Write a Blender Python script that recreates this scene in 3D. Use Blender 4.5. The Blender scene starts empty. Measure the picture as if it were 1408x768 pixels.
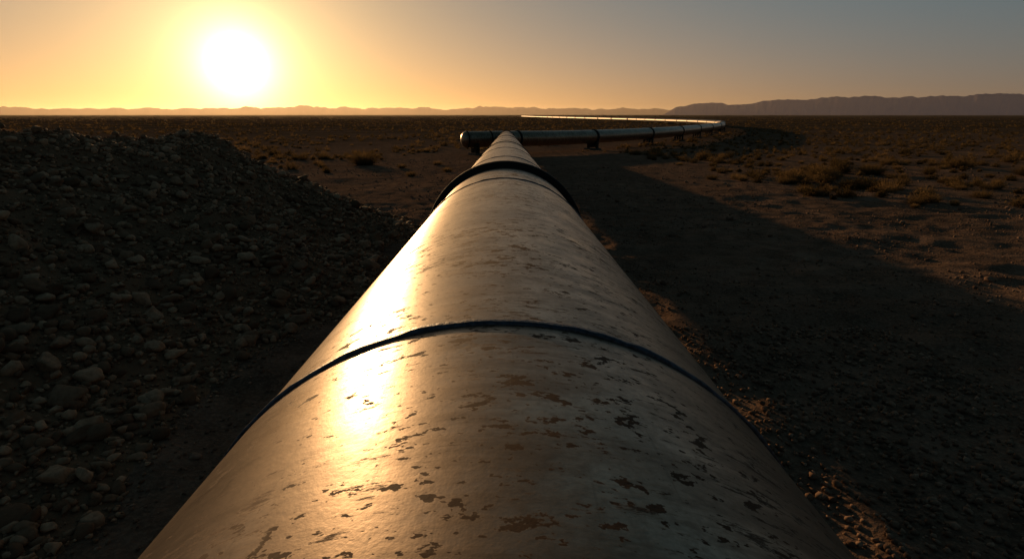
import bpy, math, numpy as np
from mathutils import Vector, Matrix
rng=np.random.default_rng(7)
S=bpy.context.scene
S.view_settings.view_transform='Standard'; S.view_settings.look='None'; S.view_settings.exposure=0
R=0.6; EYE=2.12; SL=0.0192
SUN_AZ=-23.5; SUN_EL=4.1; LAMP_EL=5.6

# ---------- helpers ----------
def link(o,parent=None):
    S.collection.objects.link(o)
    if parent: o.parent=parent
    return o
def mesh_np(name,V,F,mat,smooth=True,parent=None,attr=None):
    V=np.asarray(V,dtype=np.float32); F=np.asarray(F,dtype=np.int32)
    me=bpy.data.meshes.new(name); k=F.shape[1]
    me.vertices.add(len(V)); me.vertices.foreach_set('co',V.ravel())
    me.loops.add(F.size); me.loops.foreach_set('vertex_index',F.ravel())
    me.polygons.add(len(F)); me.polygons.foreach_set('loop_start',np.arange(0,F.size,k,dtype=np.int32))
    me.polygons.foreach_set('loop_total',np.full(len(F),k,dtype=np.int32))
    me.polygons.foreach_set('use_smooth',np.full(len(F),smooth))
    if attr is not None:
        a=me.attributes.new('tint','FLOAT','POINT'); a.data.foreach_set('value',np.asarray(attr,dtype=np.float32))
    me.update(calc_edges=True); me.validate()
    if mat: me.materials.append(mat)
    return link(bpy.data.objects.new(name,me),parent)
def hsh(ix,iy,s):
    n=(ix.astype(np.int64)*374761393+iy.astype(np.int64)*668265263+s*1442695041)&0x7fffffff
    n=((n^(n>>13))*1274126177)&0x7fffffff
    return ((n^(n>>16))&0xffff)/65535.0
def vn(x,y,s=0):
    ix=np.floor(x);iy=np.floor(y);fx=x-ix;fy=y-iy
    fx=fx*fx*(3-2*fx);fy=fy*fy*(3-2*fy)
    a=hsh(ix,iy,s);b=hsh(ix+1,iy,s);c=hsh(ix,iy+1,s);d=hsh(ix+1,iy+1,s)
    return (a*(1-fx)+b*fx)*(1-fy)+(c*(1-fx)+d*fx)*fy-0.5
def fbm(x,y,o=4,s=0):
    r=0;a=1.0
    for i in range(o):
        r=r+a*vn(x*2**i+17.3*i,y*2**i-9.1*i,s+i);a*=.5
    return r
def gbase(y):
    return -SL*np.where(y<40,np.clip(y,-20,40),40+16*np.tanh(np.clip(y-40,0,1e6)/16))
def gz(x,y):
    x=np.asarray(x,float);y=np.asarray(y,float)
    r=np.hypot(x,y)
    z=gbase(y)
    z=z+.07*fbm(x/3.1,y/3.1,3,3)*np.clip(r/3,0,1)
    z=z+.075*fbm(x/.55,y/.55,4,11)*np.clip(1.2-r/60,0,1)
    for cx in (4.3,6.2,-1.9):
        z=z-.03*np.exp(-((x-cx-.25*vn(y/6,y*0+cx,5))/.16)**2)*np.clip(1.3-r/60,0,1)
    z=z+.8*fbm(x/90,y/90,2,9)*np.clip((r-90)/300,0,1)
    return z
A=np.array([-8.2,-7.0]);B=np.array([-6.0,11.4])
def mound_h(x,y):
    d=B-A;t=np.clip(((x-A[0])*d[0]+(y-A[1])*d[1])/(d@d),0,1)
    dist=np.hypot(x-(A[0]+t*d[0]),y-(A[1]+t*d[1]))
    wid=3.75+.75*fbm(x/2.6,y/2.6,2,31)+.5*(1-t)
    u=1-dist/wid
    k=.16; u2=k*np.log1p(np.exp(np.clip(u/k,-30,30)))
    u2=1-(lambda q:.22*np.log1p(np.exp(np.clip(q/.22,-30,30))))(1-u2)
    h=2.45*u2
    h=h+(.24*fbm(x/1.3,y/1.3,4,41)+.12*fbm(x/.4,y/.4,3,44))*np.clip(u2*2.5,0,1)
    return h-.10
def tgrid(xs,ys):
    X,Y=np.meshgrid(xs,ys);n=len(xs);m=len(ys)
    i=np.arange(n*m).reshape(m,n)
    F=np.stack([i[:-1,:-1],i[:-1,1:],i[1:,1:],i[1:,:-1]],-1).reshape(-1,4)
    return X.ravel(),Y.ravel(),F

# ---------- materials ----------
class M:
    def __init__(s,name):
        s.m=bpy.data.materials.new(name);s.m.use_nodes=True;s.t=s.m.node_tree;s.n=s.t.nodes
        s.b=s.n['Principled BSDF']; s.tc=s.n.new('ShaderNodeTexCoord')
    def new(s,t,**k):
        o=s.n.new(t)
        for a,v in k.items(): setattr(o,a,v)
        return o
    def l(s,a,b): s.t.links.new(a,b)
    def noise(s,scale,detail=5,rough=.55,vec=None,stretch=None,dist=0):
        o=s.new('ShaderNodeTexNoise');o.inputs['Scale'].default_value=scale;o.inputs['Detail'].default_value=detail
        o.inputs['Roughness'].default_value=rough;o.inputs['Distortion'].default_value=dist
        v=vec or s.tc.outputs['Object']
        if stretch:
            mp=s.new('ShaderNodeMapping');mp.inputs['Scale'].default_value=stretch[:3]
            if len(stretch)>3: mp.inputs['Location'].default_value=(stretch[3],)*3
            s.l(v,mp.inputs['Vector']);v=mp.outputs['Vector']
        s.l(v,o.inputs['Vector']);return o.outputs['Fac']
    def ramp(s,f,stops):
        o=s.new('ShaderNodeValToRGB');e=o.color_ramp.elements
        while len(e)<len(stops): e.new(.5)
        for i,(p,c) in enumerate(stops):
            e[i].position=p; e[i].color=(c,c,c,1) if not hasattr(c,'__len__') else (*c,1)
        s.l(f,o.inputs['Fac']);return o.outputs['Color']
    def mix(s,f,a,b,mode='MIX'):
        o=s.new('ShaderNodeMix',data_type='RGBA',blend_type=mode)
        for inp,v in ((o.inputs[0],f),(o.inputs[6],a),(o.inputs[7],b)):
            if isinstance(v,(int,float)): inp.default_value=v
            elif isinstance(v,tuple): inp.default_value=(*v,1)
            else: s.l(v,inp)
        return o.outputs[2]
    def math(s,op,a,b=0):
        o=s.new('ShaderNodeMath',operation=op)
        for inp,v in ((o.inputs[0],a),(o.inputs[1],b)):
            if isinstance(v,(int,float)): inp.default_value=v
            else: s.l(v,inp)
        return o.outputs[0]
    def bump(s,h,strength=.4,dist=.02,prev=None):
        o=s.new('ShaderNodeBump');o.inputs['Strength'].default_value=strength;o.inputs['Distance'].default_value=dist
        s.l(h,o.inputs['Height'])
        if prev: s.l(prev,o.inputs['Normal'])
        return o.outputs['Normal']
    def set(s,k,v):
        i=s.b.inputs[k]
        if isinstance(v,(int,float)): i.default_value=v
        elif isinstance(v,tuple): i.default_value=(*v,1)
        else: s.l(v,i)

def pipe_mat():
    m=M('weathered_steel')
    big=m.noise(1.3,3); mid=m.noise(8,6,.72); fine=m.noise(75,3,.7)
    base=m.mix(m.ramp(big,[(.3,0.),(.7,1.)]),(.25,.20,.158),(.37,.29,.21))
    base=m.mix(m.ramp(mid,[(.38,0.),(.62,.8)]),base,(.145,.105,.073))
    base=m.mix(m.ramp(fine,[(.45,0.),(.68,.45)]),base,(.085,.063,.045))
    st=m.noise(6,6,.72,stretch=(.6,3.2,.6,4.4)); base=m.mix(m.ramp(st,[(.49,0.),(.62,.65)]),base,(.09,.062,.04))
    dens=m.noise(2.2,2,.5,stretch=(1,1,1,5.3))
    f1=m.math('ADD',m.noise(27,4,.66,stretch=(.85,1.2,.85)),m.math('MULTIPLY',dens,.32)); r1=m.ramp(f1,[(.778,0.),(.794,1.)])
    f1b=m.math('ADD',m.noise(14,4,.7,stretch=(.85,1.2,.85,7.7)),m.math('MULTIPLY',dens,.32)); r1b=m.ramp(f1b,[(.828,0.),(.842,1.)])
    f2=m.math('ADD',m.noise(70,3,.62,stretch=(.7,1.2,.7,3.1)),m.math('MULTIPLY',dens,.18)); r2=m.ramp(f2,[(.725,0.),(.757,1.)])
    d3=m.noise(2.3,2,.5,stretch=(1,1,1,2.2))
    f3=m.math('ADD',m.noise(17,6,.8,stretch=(.8,3.6,.8,9.)),m.math('MULTIPLY',d3,.36)); r3=m.ramp(f3,[(.765,0.),(.82,.9)])
    f4=m.noise(30,2,.5,stretch=(3.,.10,3.)); r4=m.ramp(f4,[(.67,0.),(.72,.4)])
    rust=m.math('MAXIMUM',m.math('MAXIMUM',m.math('MAXIMUM',r1,r1b),r2),r3)
    rc=m.mix(fine,(.022,.010,.005),(.08,.034,.014))
    col=m.mix(rust,base,rc); col=m.mix(r4,col,(.10,.08,.06))
    m.set('Base Color',col)
    m.set('Metallic',m.math('SUBTRACT',.94,m.math('MULTIPLY',rust,.85)))
    ro=m.math('ADD',m.math('MULTIPLY',mid,.34),.09); ro=m.math('ADD',ro,m.math('MULTIPLY',rust,.4)); ro=m.math('ADD',ro,m.math('MULTIPLY',st,.15)); ro=m.math('ADD',ro,m.math('MULTIPLY',fine,.08))
    m.set('Roughness',ro); m.set('Specular IOR Level',.2)
    n=m.bump(big,.20,.03); n=m.bump(mid,.04,.02,n); n=m.bump(fine,.12,.0015,n); n=m.bump(rust,-.12,.002,n)
    m.set('Normal',n); return m.m
def simple(name,c,rough,metal=0,nscale=20,b=.3,bd=.01,c2=None,spec=.5):
    m=M(name); f=m.noise(nscale,4,.6)
    m.set('Base Color',m.mix(m.ramp(f,[(.3,0.),(.7,1.)]),c,c2 or tuple(x*.6 for x in c)))
    m.set('Specular IOR Level',spec)
    m.set('Roughness',rough);m.set('Metallic',metal);m.set('Normal',m.bump(f,b,bd));return m.m
def ground_mat():
    m=M('desert_ground')
    a=m.noise(.25,4);b=m.noise(2.4,5,.65);c=m.noise(30,4,.7)
    col=m.mix(m.ramp(a,[(.35,0.),(.65,1.)]),(.120,.078,.056),(.185,.12,.085))
    col=m.mix(m.ramp(b,[(.38,0.),(.62,.82)]),col,(.060,.040,.029))
    col=m.mix(m.ramp(c,[(.45,0.),(.75,.6)]),col,(.26,.18,.125))
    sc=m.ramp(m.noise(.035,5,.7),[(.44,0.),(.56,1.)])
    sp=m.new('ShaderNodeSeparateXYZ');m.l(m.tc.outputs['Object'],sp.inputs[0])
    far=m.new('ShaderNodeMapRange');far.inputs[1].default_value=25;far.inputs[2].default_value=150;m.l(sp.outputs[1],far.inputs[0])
    col=m.mix(m.math('MULTIPLY',m.math('ADD',m.math('MULTIPLY',sc,.40),.42),far.outputs[0]),col,(.045,.035,.021))  # far plain darkened in the colour for scrub cover and its self-shadow
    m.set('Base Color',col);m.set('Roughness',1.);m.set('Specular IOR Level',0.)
    v=m.new('ShaderNodeTexVoronoi');v.inputs['Scale'].default_value=22;m.l(m.tc.outputs['Object'],v.inputs['Vector'])
    n=m.bump(m.noise(5,6,.7),.75,.055);n=m.bump(v.outputs['Distance'],.45,.018,n);n=m.bump(c,.75,.014,n)
    m.set('Normal',n);return m.m
def tint_mat(name,ca,cb,rough=1.,nscale=25,bump=.4,bd=.01,trans=0,spec=0.):
    m=M(name); at=m.new('ShaderNodeAttribute',attribute_name='tint')
    f=m.noise(nscale,3,.65)
    c=m.mix(at.outputs['Fac'],ca,cb); c=m.mix(m.ramp(f,[(.35,0.),(.7,.5)]),c,tuple(x*.5 for x in ca))
    m.set('Base Color',c);m.set('Roughness',rough);m.set('Specular IOR Level',spec)
    if bump: m.set('Normal',m.bump(f,bump,bd))
    if trans:
        tr=m.new('ShaderNodeBsdfTranslucent');m.l(c,tr.inputs['Color']);mx=m.new('ShaderNodeMixShader');mx.inputs[0].default_value=trans
        m.l(m.b.outputs[0],mx.inputs[1]);m.l(tr.outputs[0],mx.inputs[2]);m.l(mx.outputs[0],m.n['Material Output'].inputs['Surface'])
    return m.m
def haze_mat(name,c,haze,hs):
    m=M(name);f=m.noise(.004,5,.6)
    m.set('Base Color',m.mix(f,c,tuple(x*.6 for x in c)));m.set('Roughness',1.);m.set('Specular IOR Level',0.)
    m.set('Emission Color',haze);m.set('Emission Strength',hs);return m.m  # rock gives off an even haze-coloured glow, standing in for aerial perspective

MP=pipe_mat()
MP2=simple('dull_coated_steel',(.13,.105,.08),.48,.5,1.5,.1,.02,(.08,.065,.05),.25)
MW=simple('weld_steel',(.07,.08,.105),.42,.9,90,.6,.004,(.025,.028,.038))
MB=simple('black_rubber_clamp',(.010,.010,.011),.7,0,40,.3,.004,(.006,.006,.006),.2)
MS=simple('support_steel',(.03,.026,.022),.8,.2,15,.4,.01,None,.2)
MC=simple('support_concrete',(.13,.11,.095),1.,0,12,.5,.02,None,0.)
MG=ground_mat()

# ---------- sweeps ----------
def sweep(name,P,rad,mat,parent,seg=96):
    P=[Vector(p) for p in P];n=len(P)
    if not hasattr(rad,'__len__'): rad=[rad]*n
    V=[];up=Vector((0,0,1))
    for i in range(n):
        t=(P[min(i+1,n-1)]-P[max(i-1,0)]).normalized()
        s=t.cross(up).normalized();u=s.cross(t)
        a=np.linspace(0,2*np.pi,seg,endpoint=False)
        V.append(np.array(P[i])+rad[i]*(np.outer(np.cos(a),s)+np.outer(np.sin(a),u)))
    V=np.concatenate(V);F=[]
    j=np.arange(seg);k=(j+1)%seg
    for i in range(n-1):
        F.append(np.stack([i*seg+j,i*seg+k,(i+1)*seg+k,(i+1)*seg+j],-1))
    return mesh_np(name,V,np.concatenate(F),mat,True,parent)
def ring(name,c,t,r0,r1,w,mat,parent,seg=128,bev=.006,wob=0):
    c=Vector(c);t=Vector(t).normalized();up=Vector((0,0,1));s=t.cross(up).normalized();u=s.cross(t)
    b=min(bev,(r1-r0)*.45,w*.45)
    prof=[(-w/2,r0),(-w/2,r1-b),(-w/2+b*.3,r1-b*.3),(-w/2+b,r1),(w/2-b,r1),(w/2-b*.3,r1-b*.3),(w/2,r1-b),(w/2,r0)]
    a=np.linspace(0,2*np.pi,seg,endpoint=False);V=[]
    wz=(fbm(a*14,a*0+1,3,77)*wob)
    for (x,r) in prof:
        rr=r+(wz if r>r0 else 0)
        V.append(np.array(c+t*x)+np.outer(rr*np.cos(a),s)+np.outer(rr*np.sin(a),u)+np.outer(wz*1.5,t))
    V=np.concatenate(V);j=np.arange(seg);k=(j+1)%seg;F=[]
    for i in range(len(prof)-1): F.append(np.stack([i*seg+j,i*seg+k,(i+1)*seg+k,(i+1)*seg+j],-1))
    return mesh_np(name,V,np.concatenate(F),mat,True,parent)
def boxes(name,lst,mat,parent):
    V=[];F=[]
    for (c,s,yaw) in lst:
        o=len(V);co,si=math.cos(yaw),math.sin(yaw)
        for z in (-1,1):
            for (x,y) in ((-1,-1),(1,-1),(1,1),(-1,1)):
                X=x*s[0]/2;Y=y*s[1]/2
                V.append((c[0]+X*co-Y*si,c[1]+X*si+Y*co,c[2]+z*s[2]/2))
        F+=[(o+3,o+2,o+1,o),(o+4,o+5,o+6,o+7),(o,o+1,o+5,o+4),(o+1,o+2,o+6,o+5),(o+2,o+3,o+7,o+6),(o+3,o,o+4,o+7)]
    ob=mesh_np(name,V,F,mat,False,parent)
    b=ob.modifiers.new('b','BEVEL');b.width=.012;b.segments=2;return ob

pl=bpy.data.objects.new('pipeline',None);link(pl)
def ax(y): return Vector((0,y,1.2-SL*y))
JY=47.0
tdir=Vector((0,1,-SL))
seams=[-1.9,.91,3.75]+[6.6+2.9*i for i in range(14)]
ys=sorted(set([-4.5]+list(np.arange(-4,JY,.25))+[JY]))
sweep('main_run',[ax(y) for y in ys],R,MP,pl,seg=192)
for i,y in enumerate(seams):
    ring('weld_seam',ax(y),tdir,R-.01,R+.0065,.012,MW,pl,seg=256,bev=.005,wob=.0025)
    if i<3: ring('seam_lap',ax(y+.015),tdir,R-.01,R+.003,.017,MW,pl,seg=256,bev=.002,wob=.0015)
def support(p,t,band=True,bw=.09,bh=.055):
    p=Vector(p);t=Vector(t).normalized();yaw=math.atan2(t.y,t.x)-math.pi/2
    if band: ring('clamp_ring',p,t,R-.01,R+bh,bw,MB,pl,bev=.012,seg=128)
    g=float(gz(p.x,p.y))
    nx,ny=math.cos(yaw),math.sin(yaw)
    zb=p.z-R
    boxes('support_footing',[((p.x,p.y,g+.02),(1.5,.6,.3),yaw)],MC,pl)
    top=zb+.12
    h=max(.1,top-(g+.17))
    L=[((p.x+nx*d,p.y+ny*d,g+.17+h/2+(0.12 if abs(d)>.3 else 0)),(.16,.30,h+(.24 if abs(d)>.3 else -.14)),yaw) for d in (-.46,-.15,.15,.46)]
    L.append(((p.x,p.y,zb-.035),(1.1,.36,.06),yaw))
    boxes('support_saddle',L,MS,pl)
support(ax(4.75),tdir,bw=.09,bh=.055)
support(ax(-3.2),tdir)
for y in (13.3,22.5,31.7,39.9): support(ax(y),tdir,bw=.08,bh=.015)
J=ax(JY);zc=J.z
def catmull(P,n=14):
    P=[Vector(p) for p in P];Q=[P[0]*2-P[1]]+P+[P[-1]*2-P[-2]];out=[]
    for i in range(1,len(Q)-2):
        for k in range(n):
            t=k/n;a,b,c,d=Q[i-1],Q[i],Q[i+1],Q[i+2]
            out.append(.5*((2*b)+(c-a)*t+(2*a-5*b+4*c-d)*t*t+(3*b-a-3*c+d)*t**3))
    out.append(P[-1]);return out
def zf(x,y): return 1.2-SL*min(y,55)
right=[(0,JY,zc),(4,50.6,zf(0,51)),(10,57.5,.17),(20,72,.15),(31,93,.15),(40,112,.15),(46,128,.15),(51.5,144,.15),(55.5,165,.15),(57.5,190,.15),(57,220,.15),(55,262,.15),(50,320,.15),(43,395,.15),(36,480,.15),(28,600,.15),(20,800,.15)]
Pc=catmull(right)
cut=next(i for i,p in enumerate(Pc) if p.y>150)
sweep('cross_run',Pc[:cut+1],R,MP,pl,seg=64)
sweep('far_run',Pc[cut:],R,MP2,pl,seg=64)
sd=Vector((-3.1,-1.4,0));L=sd.length;sdn=sd.normalized()
prof=[(0,R),(L*.25,R),(L*.5,R),(L*.75,R),(L,R)]+[(L+.38*math.sin(a),R*math.cos(a)) for a in np.linspace(.15,1.55,9)]
sweep('stub_run',[J+sdn*d for d,_ in prof],[max(r,.001) for _,r in prof],MP,pl,seg=96)
for d in (L*.42,L*.98): ring('stub_ring',J+sdn*d,sdn,R-.01,R+.035,.10,MB,pl,seg=96)
support(J+sdn*(L*.78),sdn,band=False)
ring('tee_collar',ax(JY-1.2),tdir,R-.01,R+.05,.14,MB,pl)
cd=(Pc[3]-Pc[0]).normalized();ring('tee_collar',Pc[3],cd,R-.01,R+.05,.16,MB,pl)
import bmesh
me=bpy.data.meshes.new('tee_body')
bm=bmesh.new();bmesh.ops.create_uvsphere(bm,u_segments=48,v_segments=24,radius=R+.03)
for f in bm.faces:f.smooth=True
bm.to_mesh(me);bm.free();me.materials.append(MP);o=link(bpy.data.objects.new('tee_body',me),pl);o.location=J
acc=0;nextd=11.;lastp=Pc[0]
for i in range(1,len(Pc)-1):
    acc+=(Pc[i]-lastp).length;lastp=Pc[i]
    if acc>=nextd:
        t=(Pc[i+1]-Pc[i-1])
        if Pc[i].y<260: support(Pc[i],t,bw=.30 if acc<140 else .6,bh=.05)
        elif Pc[i].y<620: ring('clamp_ring',Pc[i],t,R-.01,R+.08,2.,MB,pl,bev=.012,seg=32)
        nextd=acc+(11.5 if Pc[i].y<260 else 26)

# ---------- terrain ----------
def axis(lo_f,lo,hi,hi_f,st,g):
    c=list(np.arange(lo,hi,st));s=st;x=hi
    r=[]
    while x<hi_f: r.append(x);s*=g;x+=s
    r.append(hi_f);l=[];s=st;x=lo
    while True:
        s*=g;x-=s
        if x<lo_f: l.append(lo_f);break
        l.append(x)
    return np.array(l[::-1]+c+r)
xs=axis(-26000,-4,11,26000,.08,1.04);yy=axis(-3000,0,15,30000,.08,1.035)
X,Y,F=tgrid(xs,yy)
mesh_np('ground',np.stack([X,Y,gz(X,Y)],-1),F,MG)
xs=np.arange(-14,-1.0,.06);yy=np.arange(-6,17.5,.06)
X,Y,F=tgrid(xs,yy);H=mound_h(X,Y);Z=gz(X,Y)
MM=tint_mat('mound_earth',(.17,.105,.065),(.10,.07,.05),nscale=18,bump=.8,bd=.03)
mesh_np('gravel_mound',np.stack([X,Y,Z+H],-1),F,MM,attr=np.zeros(len(X)))
def surf(x,y): return gz(x,y)+np.maximum(mound_h(x,y),0)*(x<-1.0)

# ---------- rocks ----------
def ico(sub):
    bm=bmesh.new();bmesh.ops.create_icosphere(bm,subdivisions=sub,radius=1)
    V=np.array([v.co[:] for v in bm.verts]);F=np.array([[v.index for v in f.verts] for f in bm.faces]);bm.free();return V,F
def variants(sub,n,amp):
    V,F=ico(sub);out=[]
    for i in range(n):
        W=V.copy()
        for k in range(9):
            d=rng.normal(size=3);d/=np.linalg.norm(d);c=rng.uniform(.45,.85)
            q=W@d;W=W-np.outer(np.maximum(q-c,0)*.9,d)
        for k in range(4):
            f=rng.normal(size=3)*2.2;W=W*(1+amp*np.sin(W@f+rng.uniform(0,6)))[:,None]
        out.append(W)
    return out,F
def scatter(xy,size,sub,flat=.65,sink=.25,amp=.09):
    Vs,F=variants(sub,14,amp);n=len(xy);nv=len(Vs[0])
    Vs=np.array(Vs);vi=rng.integers(0,len(Vs),n)
    sc=np.stack([rng.uniform(.75,1.25,n),rng.uniform(.6,1.,n),rng.uniform(flat*.7,flat*1.2,n)],-1)*(size/2)[:,None]
    W=Vs[vi]*sc[:,None,:]
    a=rng.uniform(0,6.28,n);t=rng.normal(0,.35,n)
    y1=W[:,:,1]*np.cos(t)[:,None]-W[:,:,2]*np.sin(t)[:,None];z1=W[:,:,1]*np.sin(t)[:,None]+W[:,:,2]*np.cos(t)[:,None]
    x1=W[:,:,0]
    x2=x1*np.cos(a)[:,None]-y1*np.sin(a)[:,None];y2=x1*np.sin(a)[:,None]+y1*np.cos(a)[:,None]
    z0=surf(xy[:,0],xy[:,1])+sc[:,2]*(1-2*sink)
    P=np.stack([x2+xy[:,0,None],y2+xy[:,1,None],z1+z0[:,None]],-1).reshape(-1,3)
    FF=(F[None]+(np.arange(n)*nv)[:,None,None]).reshape(-1,3)
    return P,FF,np.repeat(rng.uniform(0,1,n)**1.5,nv)
def merge(name,parts,mat,smooth=True):
    V=[];F=[];T=[];o=0
    for p,f,t in parts: V.append(p);F.append(f+o);T.append(t);o+=len(p)
    return mesh_np(name,np.concatenate(V),np.concatenate(F),mat,smooth,None,np.concatenate(T))
MR=tint_mat('mound_stone',(.12,.070,.042),(.45,.29,.18),rough=.9,nscale=30,bump=.6,bd=.008,spec=.08)
def mpts(n,xlo,xhi,ylo,yhi,hmin,hmax=9,near=0):
    x=rng.uniform(xlo,xhi,n);y=ylo+(yhi-ylo)*rng.uniform(0,1,n)**(1+near)
    h=mound_h(x,y);k=(h>hmin)&(h<hmax);return np.stack([x,y],-1)[k]
parts=[]
p=mpts(38000,-9,-1.4,0,16,-.02,near=.3);parts.append(scatter(p,rng.uniform(.02,.055,len(p)),1))
p=mpts(9000,-9,-1.4,0,16,.0);parts.append(scatter(p,rng.uniform(.055,.12,len(p)),2))
p=mpts(3600,-9,-1.6,0,16,.0,2.3);parts.append(scatter(p,.09+.14*rng.power(.6,len(p))*rng.uniform(0,1,len(p)),2))
p=mpts(460,-6.5,-2.,2.2,14,.0,1.5);parts.append(scatter(p,rng.uniform(.15,.27,len(p)),3,flat=.6))
p=np.array([[-3.25,3.9],[-3.0,4.9],[-3.5,5.8],[-2.75,4.1],[-3.9,4.4],[-2.6,5.6],[-3.3,7.2]]);parts.append(scatter(p,np.array([.34,.24,.26,.18,.28,.2,.3]),3,flat=.45,amp=.05))
merge('mound_rocks',parts,MR)
MPb=tint_mat('pebble_stone',(.11,.068,.048),(.32,.215,.15),nscale=40,bump=.5,bd=.006)
parts=[]
def gpts(n,xlo,xhi,ylo,yhi,pw=1.6,clump=True):
    y=ylo+(yhi-ylo)*rng.uniform(0,1,n)**pw;x=xlo+(xhi-xlo)*rng.uniform(0,1,n)
    k=np.ones(n,bool) if not clump else (fbm(x/1.1,y/1.1,3,91)+rng.uniform(-.5,.5,n)>0.05)
    return np.stack([x,y],-1)[k]
p=gpts(44000,.5,14,.6,22);parts.append(scatter(p,rng.uniform(.012,.04,len(p)),1))
p=gpts(14000,.5,20,.6,32);parts.append(scatter(p,rng.uniform(.03,.08,len(p)),1))
p=gpts(4500,1.3,4.2,.6,6,1.3,False);parts.append(scatter(p,rng.uniform(.02,.075,len(p)),1))
p=gpts(1000,.8,24,1.5,36,1.2);parts.append(scatter(p,rng.uniform(.06,.16,len(p)),2))
p=gpts(9000,-3.2,-.3,1,16,1.4);parts.append(scatter(p,rng.uniform(.012,.04,len(p)),1))
p=gpts(240,-3.0,-.6,2,20,1.2);parts.append(scatter(p,rng.uniform(.05,.12,len(p)),2,flat=.4))
p=gpts(2500,-14,-.8,12,40,1.2);parts.append(scatter(p,rng.uniform(.04,.1,len(p)),1))
merge('ground_pebbles',parts,MPb)

# ---------- shrubs ----------
def bush_tris(x,y,h,w,n,leaf,grass):
    z=float(gz(x,y))
    k=n//2 if not grass else n
    a=rng.uniform(0,6.28,k);rr=rng.uniform(0,1,k)**.6
    base=np.stack([np.cos(a)*rr*w*.18,np.sin(a)*rr*w*.18,np.zeros(k)],-1)
    el=rng.uniform(.25,1.5,k);Lh=rng.uniform(.6,1.05,k)
    tip=base+np.stack([np.cos(a)*np.cos(el)*w*.55*Lh,np.sin(a)*np.cos(el)*w*.55*Lh,np.sin(el)*h*Lh],-1)
    per=np.stack([-np.sin(a+rng.normal(0,.8,k)),np.cos(a),np.zeros(k)],-1)*leaf*.5
    T=[np.stack([base-per,base+per,tip],1)]
    if not grass:
        m=n-k;th=rng.uniform(0,6.28,m);e=rng.uniform(.05,1.5,m);q=rng.uniform(.5,1.,m)
        lump=1+.25*np.sin(th*3+x)+.15*np.sin(th*5+y)
        c=np.stack([np.cos(th)*np.cos(e)*w*.5*q*lump,np.sin(th)*np.cos(e)*w*.5*q*lump,np.sin(e)*h*q*lump*.95+.02],-1)
        T.append(c[:,None,:]+rng.normal(0,leaf*1.1,(m,3,3)))
    T=np.concatenate(T);T[:,:,2]=np.maximum(T[:,:,2],-.02)
    return T+np.array([x,y,z])
allT=[];tint=[]
N=20000
r=np.exp(rng.uniform(np.log(19),np.log(1100),N));an=np.radians(rng.uniform(-52,52,N))
bx=r*np.sin(an);by=r*np.cos(an)
ok=[]
for x,y,q in zip(bx,by,r):
    if y<50 and abs(x)<7.5+(2 if x>0 else 0): continue
    if x<0 and y<28 : continue
    if 44<y<54 and -6<x<6: continue
    dd=abs((x-(y-JY)*.5833))*.864
    if y>44 and y<150 and dd<3.2: continue
    dens=float(fbm(np.array(x/14),np.array(y/14),3,55))
    if dens<(.02 if q<120 else -.2)-rng.uniform(0,.5): continue
    if q<40 and rng.uniform()<.58: continue
    if q<70 and rng.uniform()<(.40 if x>0 else .30): continue
    if q<130 and rng.uniform()<.22: continue
    ok.append((x,y,q))
sp=[(12.6,20.8,24.),(-4.2,26,26),(-2.9,29,29),(-5.5,31,31),(-3.9,33.5,33),(8.6,24.5,26),(16.5,25,29),(20,30,36)]
ok+=sp
for i,(x,y,q) in enumerate(ok):
    h=.24*math.exp(rng.normal(0,.45));w=h*rng.uniform(1.6,3.);grass=rng.uniform()<.35
    if i>=len(ok)-8: h,w,grass=(.28,.75,True)
    if i==len(ok)-8: h,w,grass=(.46,1.9,False)
    if q<45: n,lf=420,.02
    elif q<90: n,lf=110,.035
    elif q<200: n,lf=30,.08
    else: n,lf=10,.18
    if q>=200: w*=1.5;h*=1.3
    if w>1.2 and q<60: n*=4
    T=bush_tris(x,y,h,w,n,lf*(.7 if grass else 1),grass)
    allT.append(T.reshape(-1,3));tint.append(np.full(len(T)*3,rng.uniform(0,1)*.7+(.3 if grass else 0)))
V=np.concatenate(allT);F=np.arange(len(V)).reshape(-1,3)
MSb=tint_mat('dry_scrub',(.045,.034,.016),(.24,.155,.07),nscale=3,bump=0,trans=.5)
mesh_np('desert_shrubs',V,F,MSb,False,None,np.concatenate(tint))

# ---------- distant relief ----------
def ridge(name,a0,a1,dist,hfun,depth,mat,n=700,rows=14,seed=0):
    az=np.radians(np.linspace(a0,a1,n));V=[]
    for j in range(rows):
        v=j/(rows-1);d=dist+depth*(v-.5)*2
        prof=np.clip(1-abs(v-.5)*2,0,1)
        base=hfun(np.degrees(az))
        gul=.25*fbm(az*160,az*0+v*3,4,seed)
        hh=base*np.clip((prof**.8)*(1.05+gul*(1-prof)*2.2),0,1.2)
        V.append(np.stack([d*np.sin(az),d*np.cos(az),hh-3],-1))
    i=np.arange(n*rows).reshape(rows,n)
    F=np.stack([i[:-1,:-1],i[:-1,1:],i[1:,1:],i[1:,:-1]],-1).reshape(-1,4)
    return mesh_np(name,np.concatenate(V),F,mat,True)
def ss(a,b,x):
    t=np.clip((x-a)/(b-a),0,1);return t*t*(3-2*t)
def h_mesa(a):
    h=70*ss(14.2,16.0,a)+28*ss(16,17.6,a)-16*ss(19.5,20.2,a)+32*ss(21.5,23.5,a)+20*ss(26,28.5,a)+12*ss(33,38,a)-10*ss(31.5,32.2,a)
    return np.maximum(h*(1+.10*fbm(a*1.4,a*0,4,8)),0)
def h_far(a):
    return np.maximum(66+44*fbm(a*.22,a*0+2,5,12)+18*fbm(a*1.6,a*0+5,3,14),3)*(1+.25*ss(-30,-10,a)*ss(8,-4,a))
ridge('distant_mesa',13.5,62,5200,h_mesa,700,haze_mat('mesa_rock_haze_glow',(.06,.045,.04),(.046,.038,.043),.65),seed=21)
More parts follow.
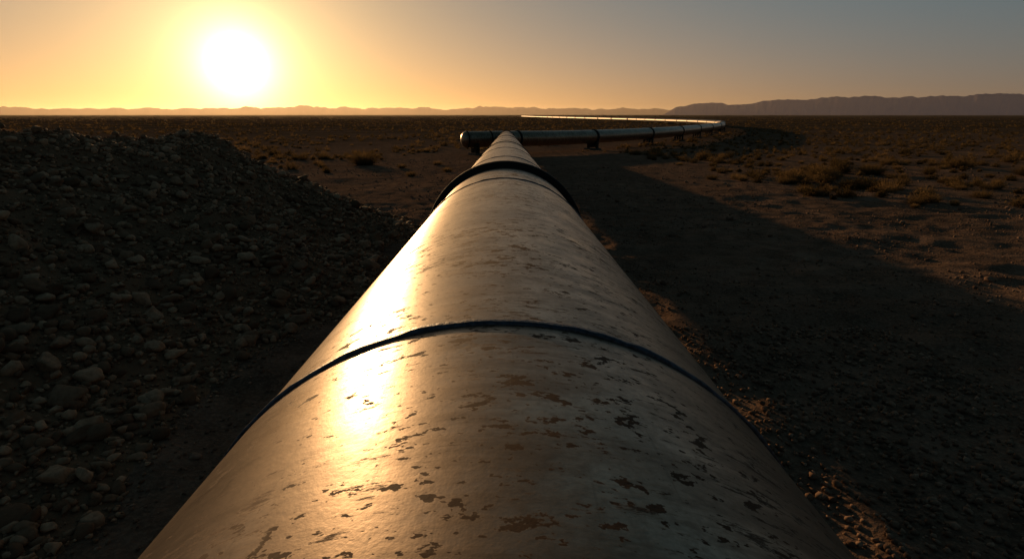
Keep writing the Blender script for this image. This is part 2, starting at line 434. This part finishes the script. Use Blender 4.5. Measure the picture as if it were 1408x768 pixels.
ridge('distant_hills',-62,40,9000,lambda a:h_far(a)*1.25,900,haze_mat('hill_rock_haze_glow',(.10,.07,.05),(.17,.09,.045),.65),seed=33)
# thin dusty air above the far plain (real scattering volume, lit by the sun)
hb=bpy.data.materials.new('dusty_air');hb.use_nodes=True;hn=hb.node_tree.nodes;hn.remove(hn['Principled BSDF'])
vs=hn.new('ShaderNodeVolumeScatter');vs.inputs['Color'].default_value=(1,.85,.66,1);vs.inputs['Density'].default_value=3.2e-5;vs.inputs['Anisotropy'].default_value=.62
hb.node_tree.links.new(vs.outputs[0],hn['Material Output'].inputs['Volume'])
bv=[(x,y,z) for z in (-30,110) for x,y in ((-16000,250),(16000,250),(16000,14000),(-16000,14000))]
mesh_np('haze_layer',bv,[(3,2,1,0),(4,5,6,7),(0,1,5,4),(1,2,6,5),(2,3,7,6),(3,0,4,7)],hb,False)

# ---------- sky & sun ----------
def dirv(az,el):
    a,e=math.radians(az),math.radians(el);return Vector((math.sin(a)*math.cos(e),math.cos(a)*math.cos(e),math.sin(e)))
sun=bpy.data.lights.new('sun','SUN');sun.energy=3.9;sun.angle=math.radians(.6);sun.color=(1,.58,.26)
so=link(bpy.data.objects.new('sun',sun));so.rotation_euler=dirv(SUN_AZ,LAMP_EL).to_track_quat('Z','Y').to_euler()
W=bpy.data.worlds.new('World');S.world=W;W.use_nodes=True;t=W.node_tree;nd=t.nodes;lk=t.links.new
bg=nd['Background'];sky=nd.new('ShaderNodeTexSky');sky.sky_type='NISHITA';sky.sun_disc=False
sky.sun_elevation=math.radians(SUN_EL);sky.sun_rotation=math.radians(SUN_AZ);sky.dust_density=1.0;sky.air_density=1.0;sky.ozone_density=1.5
tc=nd.new('ShaderNodeTexCoord')
def wm(op,a,b=0):
    o=nd.new('ShaderNodeMath');o.operation=op
    for i,v in ((0,a),(1,b)):
        if isinstance(v,(int,float)): o.inputs[i].default_value=v
        else: lk(v,o.inputs[i])
    return o.outputs[0]
nrm=nd.new('ShaderNodeVectorMath');nrm.operation='NORMALIZE';lk(tc.outputs['Generated'],nrm.inputs[0])
def dot(v):
    dp=nd.new('ShaderNodeVectorMath');dp.operation='DOT_PRODUCT';lk(nrm.outputs[0],dp.inputs[0]);dp.inputs[1].default_value=v;return dp.outputs['Value']
ang=wm('ARCCOSINE',wm('MINIMUM',dot(dirv(SUN_AZ,SUN_EL)),1.0))
elv=wm('MAXIMUM',wm('ARCSINE',dot((0,0,1))),0.0)
hz=dot(dirv(SUN_AZ,0))
def expf(x,deg,p=1.): return wm('EXPONENT',wm('MULTIPLY',wm('POWER',wm('DIVIDE',x,math.radians(deg)),p),-1))
def col(c,f):
    v=nd.new('ShaderNodeVectorMath');v.operation='SCALE';v.inputs[0].default_value=c;lk(f,v.inputs['Scale']);return v.outputs[0]
def add(a,b):
    v=nd.new('ShaderNodeVectorMath');v.operation='ADD';lk(a,v.inputs[0]);lk(b,v.inputs[1]);return v.outputs[0]
sk=nd.new('ShaderNodeVectorMath');sk.operation='SCALE';lk(sky.outputs[0],sk.inputs[0]);sk.inputs['Scale'].default_value=.008
hp=wm('MAXIMUM',wm('MULTIPLY',wm('ADD',hz,1.0),.5),0.0)
upf=wm('MULTIPLY',wm('SUBTRACT',1.0,wm('MULTIPLY',expf(elv,7.),.78)),wm('ADD',.16,wm('MULTIPLY',expf(elv,32.),1.1)))
upf=wm('MULTIPLY',upf,wm('ADD',.42,wm('MULTIPLY',hp,.65)))
c=add(sk.outputs[0],col((.072,.160,.205),upf))
azf=wm('ADD',.26,wm('MULTIPLY',wm('POWER',hp,7.),1.40))
c=add(c,col((.54,.24,.05),wm('MULTIPLY',expf(elv,6.3),azf)))
c=add(c,col((.80,.42,.09),expf(ang,12.)))
c=add(c,col((1.1,.80,.34),expf(ang,5.0,1.2)))
c=add(c,col((1.8,1.8,1.5),expf(ang,2.3,1.5)))
lk(c,bg.inputs['Color']);bg.inputs['Strength'].default_value=1.0

# ---------- camera ----------
cam=bpy.data.cameras.new('camera');co=link(bpy.data.objects.new('camera',cam))
cam.sensor_width=36;cam.lens=20.45;cam.clip_start=.05;cam.clip_end=60000
co.location=(.014,0,EYE);co.rotation_euler=(math.radians(90-15.8),0,math.radians(-.5))
S.camera=co
